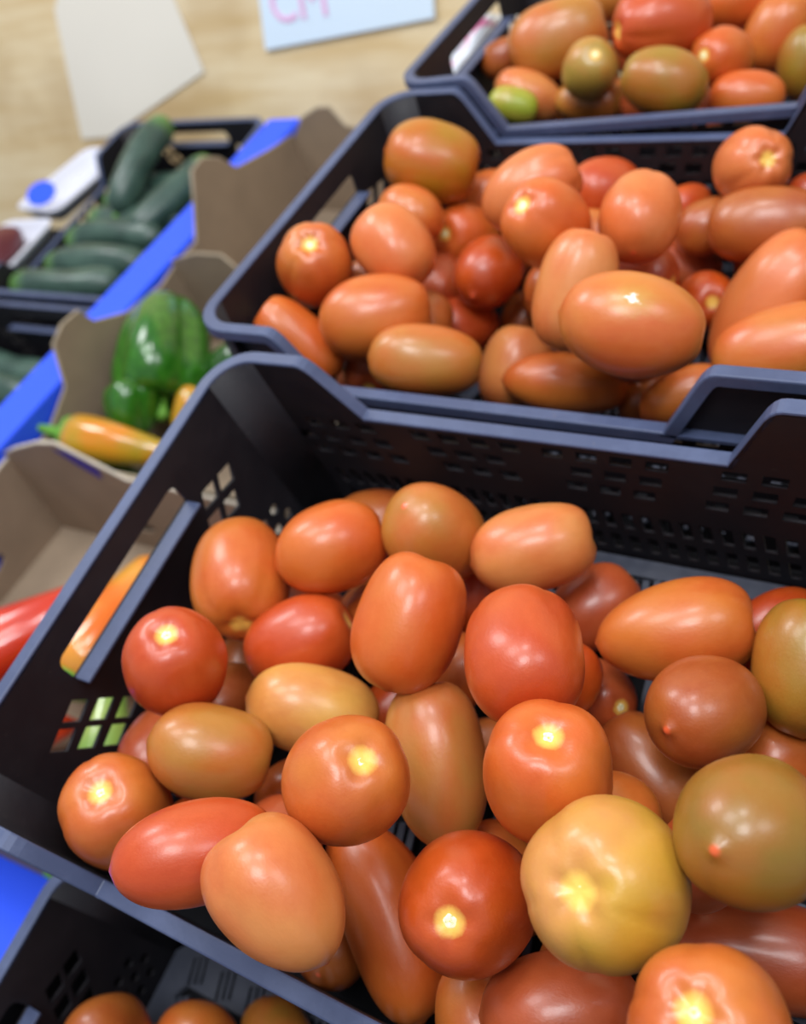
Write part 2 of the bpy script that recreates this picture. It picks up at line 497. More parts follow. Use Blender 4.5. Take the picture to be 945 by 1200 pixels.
SHAPE_OF = {1: 'round', 2: 'blunt', 3: 'egg', 4: 'egg', 5: 'plum', 6: 'plum', 7: 'plum', 9: 'egg', 10: 'plum', 11: 'blunt', 12: 'egg', 13: 'pear', 14: 'round',
 16: 'pear', 17: 'bent', 18: 'round', 19: 'lobed', 20: 'blunt', 21: 'blunt', 23: 'pear', 24: 'tip', 27: 'plum', 28: 'tip', 30: 'bent', 31: 'lobed', 32: 'plum',
 51: 'plum', 53: 'lobed', 54: 'plum', 55: 'crease', 56: 'egg', 57: 'bent', 59: 'tip', 62: 'lobed', 63: 'round', 65: 'lobed', 66: 'plum', 67: 'egg', 68: 'egg',
 71: 'plum', 72: 'lobed', 73: 'pear', 74: 'plum', 91: 'plum', 92: 'lobed', 94: 'egg', 97: 'plum'}
SCRATCH = (0.471, 0.161, -0.037)
SCARS = {1, 2, 7, 11, 14, 15, 18, 19, 20, 25, 31, 53, 58, 63, 72, 92, 93, 95}
GROUPS = {0: 'tomatoes in the lowest crate', 1: 'tomatoes in the large central crate', 2: 'tomatoes in the crate behind the central one', 3: 'tomatoes in the topmost crate'}
ROLL = {19: 0.6, 31: 2.2}
LABELS = {
 1: 'deep red round tomato with stem scar on top, just right of the handle slot',
 2: 'orange blunt tomato with its greenish stem scar at the bottom, nearest the handle slot',
 3: 'orange-red tomato in the back row, between the blunt orange one and the brownish one',
 4: 'orange-brown tomato in the back row with a small blossom scar at its upper left',
 5: 'light orange smooth tomato, rightmost of the back row, lying against the back wall',
 6: 'tall orange-red tomato standing in the middle of the pile, below the back row',
 7: 'red tomato with a scar at its right end, under the back row',
 8: 'brownish tomato half hidden behind the yellow one, right of the deep red round tomato',
 9: 'yellow-orange egg shaped tomato lying flat left of centre',
 10: 'tan orange tomato between the deep red round one and the front left corner tomato',
 11: 'orange tomato with a pale stem scar, furthest left in the central crate',
 12: 'long red pointed tomato along the front rim, second from the left corner',
 13: 'large pale orange pear shaped tomato leaning over the front rim',
 14: 'round orange tomato with its scar at the upper right, below the yellow one',
 15: 'bit of red tomato with a white scar, left of the round orange one',
 16: 'tall tan orange tomato standing upright in the very centre',
 17: 'long red-orange tomato right of the large pale orange pear shaped one',
 18: 'dark red round tomato with a yellow scar at its lower left, near the front',
 19: 'largest yellow lobed tomato with its scar facing the viewer',
 20: 'bright orange-red tomato with its scar at the top, above the largest yellow one',
 21: 'big red tomato with a dented top, right of the tall one in the middle',
 22: 'red tomato tucked behind the smooth light orange one at the back wall',
 23: 'long orange tomato lying on the bare floor of the crate at the right',
 24: 'brown-orange tomato with a sharp pale tip pointing at the viewer',
 25: 'small red tomato with a pale scar right of the big dented red one',
 26: 'brownish tomato lying in shade below the one with the sharp tip',
 27: 'olive coloured tomato cut off by the right edge of the photo',
 28: 'large olive brown tomato with a red tip, above the front right corner',
 29: 'orange tomato showing only its top between the two olive ones',
 30: 'long dull red tomato under the large olive brown one',
 31: 'orange lobed tomato with its scar, cut off by the bottom edge at the right',
 32: 'dull red tomato under the largest yellow one, cut off by the bottom edge',
 33: 'orange tomato at the bottom edge beneath the dark red round one',
 34: 'small brown piece of tomato under the large pale pear shaped one',
 35: 'brown tomato peeking out between the tops of the back row',
 36: 'pinkish red tomato squeezed between the tan orange one and the left wall',
 37: 'brown tomato in the gap between the tan orange and the yellow one',
 38: 'dark red tomato in the gap left of the smooth light orange one',
 39: 'dark red tomato in the gap right of the yellow egg shaped one',
 40: 'orange tomato deep in the gap between the tall one and the big red one',
 51: 'olive and orange tomato highest in the back left corner of the second crate',
 52: 'small orange tomato under the olive one in the back left corner',
 53: 'orange lobed tomato with a glowing scar against the left wall of the second crate',
 54: 'pinkish orange tomato right of the lobed one by the left wall',
 55: 'creased orange tomato lying in the second row from the front rim, at left',
 56: 'smooth tan orange tomato lying along the front rim, left half',
 57: 'red and orange curved tomato in the front left corner of the second crate',
 58: 'red-orange tomato with a scar on its left side, behind the dark red tipped one',
 59: 'dark red tomato with a small tip pointing down, left of centre in the second crate',
 60: 'red tomato half hidden behind the smooth one at the front rim',
 61: 'narrow strip of red tomato between the pinkish one and the dark red one',
 62: 'pinkish crinkled tomato behind the one with the spotted scar, back of the second crate',
 63: 'round orange-red tomato with a bright scar at its upper left',
 64: 'plain red tomato near the back wall, right of the crinkled one',
 65: 'pinkish orange lobed tomato standing in the back middle of the second crate',
 66: 'pale tan tomato standing upright, left of the biggest one in the second crate',
 67: 'biggest orange-red tomato of the second crate, lying in the front middle',
 68: 'long orange tomato lying along the front rim below the biggest one',
 69: 'tan pink tomato between the smooth one and the long orange one at the rim',
 70: 'dull red tomato directly behind the biggest one',
 71: 'brownish orange long tomato near the right edge, in front of the scarred pink one',
 72: 'pink lobed tomato with a bright scar, highest at the back right',
 73: 'large pinkish tomato standing at the right edge of the second crate',
 74: 'large orange tomato cut off by the right edge, just above the raised rim corner',
 75: 'brown-red tomato left of the long brownish one at the back right',
 76: 'small red tomato showing its top under the pink scarred one',
 77: 'orange tomato touching the slope of the rim at the front right',
 78: 'brown tomato in shade beside the slope of the rim',
 79: 'brown tomato deep in the gap left of the pale standing one',
 80: 'orange tomato by the back wall, left of the crinkled one',
 81: 'orange tomato showing a small piece at the front left rim',
 82: 'small red piece of tomato at the right edge beside the pink scarred one',
 91: 'large tan orange tomato at the left back of the topmost crate',
 92: 'big bright red lobed tomato in the topmost crate',
 93: 'small olive and tan tomato with its scar facing up in the topmost crate',
 94: 'olive smooth tomato lying at the front rim of the topmost crate',
 95: 'orange-red tomato with a pale scar, right of the olive smooth one',
 96: 'flat lying orange-red tomato at the front rim of the topmost crate, right part',
 97: 'orange tomato standing at the right of the topmost crate',
 98: 'olive tomato cut off by the right edge in the topmost crate',
 99: 'tan tomato above the green one in the front left corner of the topmost crate',
 100: 'small yellow-green tomato in the front left corner of the topmost crate',
 101: 'brown-orange small tomato beside the handle slot of the topmost crate',
 102: 'orange-red tomato at the top edge of the photo, behind the scarred one',
 103: 'tan orange tomato under the small olive one in the topmost crate',
 104: 'tan orange tomato at the top edge, between the large tan and the big red one',
 105: 'brown tomato at the bottom left in the topmost crate, hidden by the green one',
 106: 'red tomato at the top right corner of the photo',
 111: 'brown-orange tomato furthest left in the lowest crate',
 112: 'orange tomato in the middle of the three in the lowest crate',
 113: 'tan orange tomato furthest right in the lowest crate, next to the front rim',
 120: 'tomato at the bottom of the lowest crate, hidden under the three visible ones',
 121: 'tomato at the bottom of the lowest crate, hidden under the three visible ones',
 122: 'tomato at the bottom of the lowest crate, hidden under the three visible ones',
 123: 'tomato at the bottom of the lowest crate, hidden under the three visible ones',
 124: 'tomato at the bottom of the lowest crate, hidden under the three visible ones',
 125: 'tomato at the bottom of the lowest crate, hidden under the three visible ones',
 126: 'tomato at the bottom of the lowest crate, hidden under the three visible ones',
 127: 'tomato at the bottom of the lowest crate, hidden under the three visible ones',
 128: 'tomato at the bottom of the lowest crate, hidden under the three visible ones',
 130: 'tomato at the bottom of the large central crate, nearly hidden under the others',
 131: 'tomato at the bottom of the large central crate, nearly hidden under the others',
 132: 'tomato at the bottom of the large central crate, nearly hidden under the others',
 133: 'tomato at the bottom of the large central crate, nearly hidden under the others',
 134: 'tomato at the bottom of the large central crate, nearly hidden under the others',
 135: 'tomato at the bottom of the large central crate, nearly hidden under the others',
 136: 'tomato at the bottom of the large central crate, nearly hidden under the others',
 137: 'tomato at the bottom of the large central crate, nearly hidden under the others',
 138: 'tomato at the bottom of the large central crate, nearly hidden under the others',
 139: 'tomato at the bottom of the large central crate, nearly hidden under the others',
 140: 'tomato at the bottom of the large central crate, nearly hidden under the others',
 141: 'tomato at the bottom of the large central crate, nearly hidden under the others',
 142: 'tomato at the bottom of the large central crate, nearly hidden under the others',
 143: 'tomato at the bottom of the large central crate, nearly hidden under the others',
 144: 'tomato at the bottom of the large central crate, nearly hidden under the others',
 145: 'tomato at the bottom of the large central crate, nearly hidden under the others',
 146: 'tomato at the bottom of the large central crate, nearly hidden under the others',
 147: 'tomato at the bottom of the large central crate, nearly hidden under the others',
 148: 'tomato at the bottom of the large central crate, nearly hidden under the others',
 149: 'tomato at the bottom of the large central crate, nearly hidden under the others',
 150: 'tomato at the bottom of the large central crate, nearly hidden under the others',
 151: 'tomato at the bottom of the large central crate, nearly hidden under the others',
 152: 'tomato at the bottom of the large central crate, nearly hidden under the others',
 153: 'tomato at the bottom of the large central crate, nearly hidden under the others',
 154: 'tomato at the bottom of the large central crate, nearly hidden under the others',
 155: 'tomato at the bottom of the large central crate, nearly hidden under the others',
 156: 'tomato at the bottom of the large central crate, nearly hidden under the others',
 157: 'tomato at the bottom of the large central crate, nearly hidden under the others',
 158: 'tomato at the bottom of the large central crate, nearly hidden under the others',
 159: 'tomato at the bottom of the large central crate, nearly hidden under the others',
 160: 'tomato deep in the second crate, nearly hidden under the others',
 161: 'tomato deep in the second crate, nearly hidden under the others',
 162: 'tomato deep in the second crate, nearly hidden under the others',
 163: 'tomato deep in the second crate, nearly hidden under the others',
 164: 'tomato deep in the second crate, nearly hidden under the others',
 165: 'tomato deep in the second crate, nearly hidden under the others',
 166: 'tomato deep in the second crate, nearly hidden under the others',
 167: 'tomato deep in the second crate, nearly hidden under the others',
 168: 'tomato deep in the second crate, nearly hidden under the others',
 169: 'tomato deep in the second crate, nearly hidden under the others',
 170: 'tomato deep in the second crate, nearly hidden under the others',
 171: 'tomato deep in the second crate, nearly hidden under the others',
 172: 'tomato deep in the second crate, nearly hidden under the others',
 173: 'tomato deep in the second crate, nearly hidden under the others',
 174: 'tomato deep in the second crate, nearly hidden under the others',
 175: 'tomato deep in the second crate, nearly hidden under the others',
 176: 'tomato deep in the second crate, nearly hidden under the others',
 177: 'tomato deep in the second crate, nearly hidden under the others',
 178: 'tomato deep in the second crate, nearly hidden under the others',
 179: 'tomato deep in the second crate, nearly hidden under the others',
 180: 'tomato deep in the topmost crate, nearly hidden under the others',
 181: 'tomato deep in the topmost crate, nearly hidden under the others',
 182: 'tomato deep in the topmost crate, nearly hidden under the others',
 183: 'tomato deep in the topmost crate, nearly hidden under the others',
 184: 'tomato deep in the topmost crate, nearly hidden under the others',
 185: 'tomato deep in the topmost crate, nearly hidden under the others',
 186: 'tomato deep in the topmost crate, nearly hidden under the others',
 187: 'tomato deep in the topmost crate, nearly hidden under the others',
 188: 'tomato deep in the topmost crate, nearly hidden under the others',
 189: 'tomato deep in the topmost crate, nearly hidden under the others',
}
TOMATOES = {
 0: [
  (111, -0.1447, 0.0656, -0.0616, -0.229, 0.246, -0.942, 0.0506, 1.22, 'brown'),
  (112, -0.1044, 0.085, -0.0956, -0.963, -0.144, -0.226, 0.0494, 1.22, 'orange'),
  (113, -0.0682, 0.1075, -0.1259, -0.893, 0.324, -0.313, 0.0459, 1.22, 'tanorange'),
  (120, -0.15, 0.055, -0.1215, 0.8, 0.55, 0.05, 0.05, 1.2, 'orange'),
  (121, -0.092, 0.075, -0.1275, 0.3, 0.95, 0, 0.04, 1.15, 'red2'),
  (122, -0.146, -0.005, -0.124, 0.6, -0.8, 0.0, 0.048, 1.25, 'redorange'),
  (123, -0.088, 0.015, -0.125, 0.9, 0.3, 0.0, 0.047, 1.2, 'orange'),
 ],
 1: [
  (1, -0.1148, -0.0397, -0.0168, 0.347, 0.156, 0.925, 0.0527, 1.15, 'red'),
  (2, -0.1406, 0.0294, -0.055, 0.572, -0.818, 0.065, 0.0573, 1.3, 'orange'),
  (3, -0.0858, 0.0575, -0.0485, 0.688, 0.696, -0.206, 0.0508, 1.25, 'redorange'),
  (4, -0.0369, 0.0844, -0.0617, 0.113, 0.132, -0.985, 0.0536, 1.25, 'tanorange'),
  (5, 0.0185, 0.0914, -0.0686, 0.821, 0.56, -0.11, 0.0465, 1.46, 'tan'),
  (6, -0.007, 0.017, -0.0285, 0.06, 0.936, 0.346, 0.0517, 1.33, 'redorange'),
  (7, -0.0899, 0.0062, -0.068, 0.784, 0.618, 0.057, 0.0489, 1.3, 'red'),
  (8, -0.1624, -0.0008, -0.1275, -0.36, 0.932, 0.034, 0.0431, 1.22, 'brown'),
  (9, -0.057, -0.0287, -0.062, 0.82, 0.279, -0.5, 0.0464, 1.51, 'yellow'),
  (10, -0.0799, -0.0719, -0.0336, 0.767, 0.289, -0.573, 0.0456, 1.35, 'tanorange'),
  (11, -0.116, -0.1142, -0.0371, 0.309, 0.095, 0.946, 0.0527, 1.25, 'orange'),
  (12, -0.0303, -0.1179, 0.0039, 0.651, 0.605, -0.458, 0.0414, 1.65, 'red'),
  (13, 0.0178, -0.1193, 0.0117, -0.745, 0.447, 0.496, 0.0484, 1.24, 'tan'),
  (14, 0.017, -0.0688, 0.0001, 0.587, 0.183, 0.789, 0.0524, 1.15, 'orange'),
  (15, -0.0832, -0.0624, -0.1251, 0.296, -0.45, 0.842, 0.0455, 1.2, 'redorange'),
  (16, 0.0167, -0.0325, -0.0683, -0.392, 0.824, 0.409, 0.0496, 1.61, 'tan2'),
  (17, 0.0059, -0.1017, -0.1067, -0.65, 0.661, 0.374, 0.0473, 1.97, 'redorange'),
  (18, 0.0693, -0.0892, -0.04, 0.215, -0.425, 0.879, 0.055, 1.2, 'deepred'),
  (19, 0.1293, -0.0707, -0.0031, -0.015, -0.377, 0.926, 0.0591, 1.05, 'yellowbig'),
  (20, 0.0892, -0.0353, -0.0183, 0.189, 0.235, 0.953, 0.0524, 1.15, 'redorange'),
  (21, 0.0599, 0.011, -0.0185, -0.486, 0.828, -0.279, 0.0526, 1.22, 'red'),
  (22, 0.0383, 0.0936, -0.1269, 0.572, 0.804, 0.16, 0.0442, 1.28, 'red2'),
  (23, 0.1005, 0.0691, -0.0828, 0.9, 0.431, -0.065, 0.0506, 1.51, 'orange'),
  (24, 0.1273, 0.0279, -0.0693, 0.222, 0.689, -0.69, 0.0492, 1.25, 'brown'),
  (25, 0.057, 0.0435, -0.1288, 0.798, -0.304, 0.52, 0.0391, 1.25, 'red2'),
  (26, 0.0983, 0.0113, -0.1253, -0.77, 0.514, 0.377, 0.0439, 1.54, 'brown'),
  (27, 0.1606, 0.0682, -0.087, -0.096, 0.894, 0.438, 0.0498, 1.27, 'olive'),
  (28, 0.1725, -0.0398, 0.007, 0.147, 0.542, -0.827, 0.0499, 1.15, 'olive2'),
  (29, 0.155, 0.0364, -0.1263, 0.791, 0.43, -0.436, 0.0446, 1.22, 'orange'),
  (30, 0.1659, -0.0534, -0.1265, -0.964, -0.251, 0.087, 0.046, 1.84, 'red2'),
  (31, 0.1755, -0.1022, 0.0076, -0.051, 0.006, 0.999, 0.0487, 1.1, 'orange'),
  (32, 0.1084, -0.1106, -0.0778, 0.884, 0.409, -0.228, 0.0479, 1.36, 'red2'),
  (33, 0.0686, -0.1238, -0.0962, -0.438, 0.887, -0.147, 0.0367, 1.22, 'orange'),
  (34, -0.0257, -0.1211, -0.1287, -0.262, 0.711, -0.653, 0.039, 1.22, 'brown'),
  (35, -0.1189, 0.1128, -0.1194, 0.779, 0.56, -0.282, 0.0489, 1.25, 'brown'),
  (36, -0.1673, -0.0706, -0.0966, -0.18, 0.961, -0.209, 0.0417, 1.22, 'red2'),
  (37, -0.1441, -0.0311, -0.1, 0.227, 0.838, -0.496, 0.0422, 1.22, 'brown'),
  (38, -0.0343, 0.0885, -0.1256, -0.034, 0.894, 0.446, 0.046, 1.22, 'deepred'),
  (39, -0.0494, 0.0053, -0.1285, 0.482, 0.876, -0.02, 0.0412, 1.31, 'deepred'),
  (40, -0.0164, 0.0257, -0.107, 0.512, 0.859, 0.031, 0.0412, 1.25, 'orange'),
  (130, -0.0752, 0.0481, -0.1059, 0.899, 0.134, 0.418, 0.0454, 1.25, 'orange'),
  (131, 0.1457, -0.0324, -0.0691, 0.481, 0.874, 0.07, 0.0389, 1.27, 'red2'),
  (132, 0.0963, -0.0295, -0.0863, -0.729, -0.637, 0.252, 0.0435, 1.16, 'orange'),
  (133, -0.1344, -0.1031, -0.1185, -0.187, -0.973, 0.135, 0.0363, 1.17, 'deepred'),
  (134, 0.0112, -0.0069, -0.126, -0.858, -0.49, -0.156, 0.0398, 1.34, 'brown'),
  (135, -0.1282, 0.0392, -0.1222, 0.92, -0.383, 0.078, 0.0478, 1.34, 'red2'),
  (136, 0.0468, -0.0619, -0.1241, -0.855, 0.518, 0.031, 0.0435, 1.34, 'orange'),
  (137, 0.1006, -0.0831, -0.1115, -0.498, -0.81, -0.309, 0.0366, 1.31, 'brown'),
  (138, 0.1359, 0.1007, -0.1264, -0.631, -0.747, -0.208, 0.0424, 1.29, 'deepred'),
  (139, -0.0415, -0.0955, -0.0664, -0.349, 0.93, 0.116, 0.0409, 1.23, 'red2'),
  (140, 0.0541, 0.0299, -0.0849, 0.057, 0.948, -0.312, 0.0362, 1.18, 'deepred'),
  (141, -0.1087, -0.0721, -0.0678, -0.821, -0.57, 0.005, 0.0386, 1.22, 'deepred'),
 ],
 2: [
  (51, -0.1328, 0.0834, -0.0241, 0.853, 0.261, -0.452, 0.0598, 1.24, 'oliveor'),
  (52, -0.1323, 0.0336, -0.0375, -0.909, 0.248, 0.335, 0.0432, 1.22, 'orange'),
  (53, -0.1607, -0.055, -0.0204, 0.364, -0.33, 0.871, 0.0535, 1.25, 'orange'),
  (54, -0.1095, -0.0313, -0.0198, -0.747, 0.441, 0.497, 0.0514, 1.22, 'pink'),
  (55, -0.1021, -0.0832, -0.0382, 0.832, 0.537, -0.141, 0.0557, 1.39, 'orange'),
  (56, -0.0542, -0.111, -0.047, 0.883, 0.348, -0.313, 0.0466, 1.6, 'tanorange'),
  (57, -0.1604, -0.101, -0.0495, -0.668, 0.037, 0.743, 0.0438, 1.59, 'redorange'),
  (58, -0.1145, 0.0722, -0.0819, -0.109, -0.782, 0.614, 0.0498, 1.25, 'redorange'),
  (59, -0.071, 0.0203, -0.0751, -0.033, 0.998, -0.061, 0.0501, 1.25, 'deepred'),
  (60, -0.0934, 0.0021, -0.113, 0.57, 0.742, -0.352, 0.0442, 1.22, 'red'),
  (61, -0.1203, 0.027, -0.092, -0.209, 0.948, 0.239, 0.0383, 1.22, 'red2'),
  (62, -0.032, 0.0372, -0.0182, 0.803, 0.545, 0.24, 0.0513, 1.41, 'pink'),
  (63, -0.0006, -0.0182, -0.008, -0.203, -0.526, 0.826, 0.0538, 1.2, 'redorange'),
  (64, -0.013, 0.1152, -0.0673, 0.512, 0.788, -0.341, 0.0475, 1.22, 'red'),
  (65, 0.0513, 0.0066, -0.0179, -0.152, 0.977, 0.15, 0.0513, 1.22, 'pink'),
  (66, 0.0311, -0.0603, -0.025, 0.165, 0.653, 0.739, 0.0485, 1.55, 'tan'),
  (67, 0.0836, -0.1122, -0.0057, 0.953, 0.149, -0.262, 0.056, 1.39, 'redtan'),
  (68, 0.0105, -0.0534, -0.1086, 0.94, 0.277, -0.198, 0.0417, 2.03, 'orange'),
  (69, -0.0387, -0.0314, -0.1205, 0.22, 0.729, 0.648, 0.0506, 1.27, 'tan'),
  (70, 0.0397, 0.1007, -0.1251, 0.951, 0.09, -0.295, 0.0441, 1.71, 'red2'),
  (71, 0.1158, 0.0694, -0.0649, 0.984, 0.173, -0.052, 0.0509, 1.56, 'brown'),
  (72, 0.0953, 0.1136, -0.0484, 0.499, -0.649, 0.574, 0.0503, 1.3, 'pink'),
  (73, 0.1302, 0.0116, -0.0851, 0.536, 0.588, 0.606, 0.0633, 1.6, 'pink'),
  (74, 0.1521, -0.0423, -0.0743, 0.945, 0.295, 0.141, 0.0546, 1.67, 'redtan'),
  (75, 0.069, 0.0974, -0.0861, 0.843, 0.532, 0.077, 0.0404, 1.22, 'brown'),
  (76, 0.0461, 0.1243, -0.0857, 0.653, 0.747, -0.12, 0.0304, 1.22, 'red'),
  (77, 0.0876, -0.0474, -0.1153, 0.826, 0.506, 0.25, 0.0366, 1.58, 'orange'),
  (78, 0.056, -0.0351, -0.1324, 0.314, 0.821, 0.476, 0.0327, 1.22, 'brown'),
  (79, -0.0585, 0.035, -0.1297, 0.395, 0.705, 0.588, 0.0371, 1.25, 'brown'),
  (80, -0.1141, 0.1191, -0.0761, 0.853, 0.518, 0.067, 0.0401, 1.34, 'orange'),
  (81, -0.1565, -0.0567, -0.1294, 0.31, 0.808, -0.501, 0.0382, 1.22, 'orange'),
  (82, 0.1313, 0.1251, -0.0773, 0.879, 0.468, -0.09, 0.0297, 1.22, 'red'),
  (160, -0.0847, -0.0941, -0.0956, 0.438, -0.892, 0.115, 0.0368, 1.26, 'orange'),
  (161, -0.1247, -0.0731, -0.084, 0.277, -0.949, -0.148, 0.0442, 1.37, 'red2'),
  (162, -0.0858, 0.0888, -0.1148, 0.456, 0.888, 0.062, 0.0362, 1.19, 'brown'),
  (163, 0.0417, 0.0266, -0.0755, 0.973, -0.197, -0.118, 0.0418, 1.16, 'red2'),
  (164, -0.1532, -0.0247, -0.0678, 0.61, 0.091, 0.787, 0.046, 1.39, 'brown'),
  (165, 0.1097, 0.112, -0.1241, 0.72, 0.686, -0.103, 0.0466, 1.23, 'orange'),
  (166, -0.0295, 0.0252, -0.0992, -0.646, 0.68, -0.347, 0.0394, 1.15, 'brown'),
  (167, -0.0077, 0.0026, -0.0706, 0.664, 0.744, -0.076, 0.0415, 1.23, 'orange'),
  (168, 0.0531, -0.0461, -0.073, 0.856, -0.435, -0.279, 0.0466, 1.39, 'deepred'),
  (169, -0.0099, 0.0689, -0.0798, -0.926, 0.353, -0.132, 0.0445, 1.36, 'orange'),
  (170, -0.1444, 0.0495, -0.1181, 0.173, -0.331, 0.928, 0.0374, 1.25, 'red2'),
  (171, 0.0801, 0.0414, -0.1079, 0.362, -0.747, 0.558, 0.042, 1.33, 'deepred'),
  (172, -0.0941, -0.0427, -0.0732, -0.316, 0.946, -0.076, 0.0386, 1.3, 'brown'),
  (173, 0.0381, 0.0554, -0.1081, 0.46, -0.869, -0.182, 0.037, 1.16, 'deepred'),
 ],
 3: [
  (91, -0.113, -0.0054, -0.0361, 0.912, 0.404, 0.072, 0.0659, 1.36, 'tanorange'),
  (92, -0.0149, -0.0301, -0.0245, -0.791, -0.581, 0.193, 0.0633, 1.3, 'red'),
  (93, -0.0643, -0.0691, -0.039, 0.448, -0.542, 0.711, 0.0461, 1.15, 'olivetan'),
  (94, 0.0053, -0.1046, -0.039, -0.91, -0.103, 0.402, 0.0508, 1.31, 'olive'),
  (95, 0.0332, -0.0397, -0.0528, -0.317, -0.817, 0.482, 0.0462, 1.2, 'redorange'),
  (96, 0.0586, -0.0717, -0.0731, 0.976, 0.146, -0.158, 0.0426, 1.38, 'redorange'),
  (97, 0.0598, 0.0444, -0.0718, 0.498, 0.406, 0.766, 0.0534, 1.24, 'orange'),
  (98, 0.0886, 0.0052, -0.0817, 0.115, 0.412, 0.904, 0.0445, 1.31, 'olive'),
  (99, -0.1284, -0.0547, -0.0616, 0.815, 0.123, -0.567, 0.0403, 1.56, 'tan'),
  (100, -0.1281, -0.0894, -0.0537, 0.868, 0.214, -0.447, 0.0304, 1.43, 'green'),
  (101, -0.1694, -0.0034, -0.0474, 0.846, 0.489, 0.212, 0.0343, 1.27, 'brown'),
  (102, 0.0191, 0.0757, -0.0527, 0.976, 0.214, -0.034, 0.052, 1.37, 'redorange'),
  (103, -0.0761, -0.0498, -0.0747, 0.93, 0.232, -0.286, 0.0367, 1.6, 'tanorange'),
  (104, -0.0975, 0.0951, -0.0391, 0.949, 0.307, -0.076, 0.0508, 1.25, 'tanorange'),
  (105, -0.1615, 0.06, -0.1297, 0.918, 0.263, -0.299, 0.0377, 1.36, 'brown'),
  (106, 0.0698, 0.1173, -0.0796, 0.962, 0.224, 0.159, 0.0455, 1.33, 'red'),
  (180, 0.0254, -0.0158, -0.1136, 0.419, -0.908, -0.023, 0.0474, 1.3, 'red2'),
  (181, -0.1112, 0.0193, -0.0849, 0.838, -0.378, -0.393, 0.0407, 1.2, 'deepred'),
  (182, -0.0983, 0.0451, -0.1163, -0.918, 0.261, -0.299, 0.04, 1.32, 'orange'),
  (183, -0.0443, 0.0158, -0.0641, 0.481, 0.864, 0.147, 0.0447, 1.16, 'red2'),
  (184, -0.0247, -0.0609, -0.0744, -0.966, 0.143, -0.213, 0.0362, 1.17, 'red2'),
 ],
}
for ci, rows in TOMATOES.items():
    for (tid, x, y, z, ax, ay, az, w, ratio, col) in rows:
        sh = SHAPE_OF.get(tid, random.choice(['egg', 'plum']))
        me = tmesh(sh, tid % 5, col)
        a = Vector((ax, ay, az)).normalized()
        q = a.to_track_quat('Z', 'Y').to_matrix().to_4x4() @ Matrix.Rotation(ROLL.get(tid, tid * 1.9), 4, 'Z')
        m = MC[ci] @ Matrix.Translation((x, y, z)) @ q @ Matrix.Diagonal((w, w, w * ratio, 1))
        if tid == 67:                                  # the one with a whitish scratch
            me = me.copy(); me.materials.clear(); me.materials.append(tomato_mat(col, SCRATCH))
        o = link_me('tomato', me, None, m)
        tagset(o, LABELS[tid], 'tomato', GROUPS[ci])
        if tid in SCARS:
            s = link_me('stem_scar', SCAR, o, Matrix.Translation((0, 0, me['apex'] - .012)) @ Matrix.Diagonal((1.3, 1.3, 1, 1)))
            s['label'] = 'pale yellow stem scar'

# ------------------------------------------------------------------ stand that carries the crates
def tier(ci, y0, y1, x0, x1, z1, z0):
    bm = bmesh.new(); box(bm, x0, x1, y0, y1, z0, z1); return bm
M_DKW = simple('black_painted_board', (16, 16, 20), .8, .2, 20, .2)
def stand_part(root, name, frame, b, mat):
    bm = bmesh.new(); box(bm, *b); bm.transform(root.matrix_world.inverted() @ frame)
    return bevel(link_bm(name, bm, mat, root, False), .003, 2)
def leg(root, x, y, z):
    stand_part(root, 'leg', Matrix(), (x - .03, x + .03, y - .03, y + .03, 0, z), M_DKW)
stand = empty('display_stand', Matrix.Translation((.05, .1, 0)))
tagset(stand, 'dark stepped stand that carries the four tomato crates', 'display stand')
stand_part(stand, 'tier_board', MC[0], (-.19, .19, -.15, .15, -.30, BASE - .001), M_DKW)
stand_part(stand, 'side_panel', MC[0], (-.214, -.207, -.15, .15, -.30, -.016), M_DKW)
stand_part(stand, 'tier_board', MC[1], (-.196, .20, -.126, .150, -.42, BASE - .001), M_DKW)
stand_part(stand, 'shelf_edge', MC[1], (-.198, .20, -.151, -.125, BASE - .007, BASE - .001), M_DKW)
stand_part(stand, 'tier_board', MC[2], (-.185, .19, -.150, .150, -.42, BASE - .001), M_DKW)
stand_part(stand, 'tier_board', MC[3], (-.185, .19, -.150, .150, -.42, BASE - .001), M_DKW)
for q in ((-.16, -.2, .5), (.2, -.2, .5), (-.2, .7, .78), (.14, .7, .78)): leg(stand, *q)
side = empty('carton_stand', Matrix.Translation((-.9, .3, 0)))
tagset(side, 'bright blue boards that carry the cardboard boxes beside the black crates', 'display stand')
stand_part(side, 'base_board', FB, (-.722, -.240, -.62, .56, -.49, -.458), M_BLUE)
stand_part(side, 'carton_platform', FB, (-.655, -.266, -.60, .56, -.4575, -.389), M_BLUE)
stand_part(side, 'divider_board', FB, (-.708, -.652, -.60, .60, -.4575, -.256), M_BLUE)
for q in ((-.75, -.2, .45), (-.45, -.2, .45), (-.75, .7, .72), (-.45, .7, .72)): leg(side, *q)
cs = empty('side_table', Matrix.Translation((-1.2, .5, 0)))
tagset(cs, 'dark sloping table under the cucumber crates at the left', 'table')
stand_part(cs, 'table_board', FB, (-1.5, -.724, -.40, .60, -.49, -.4585), M_DKW)
for q in ((-1.5, .1, .5), (-.98, .1, .5), (-1.5, .75, .7), (-.98, .75, .7)): leg(cs, *q)
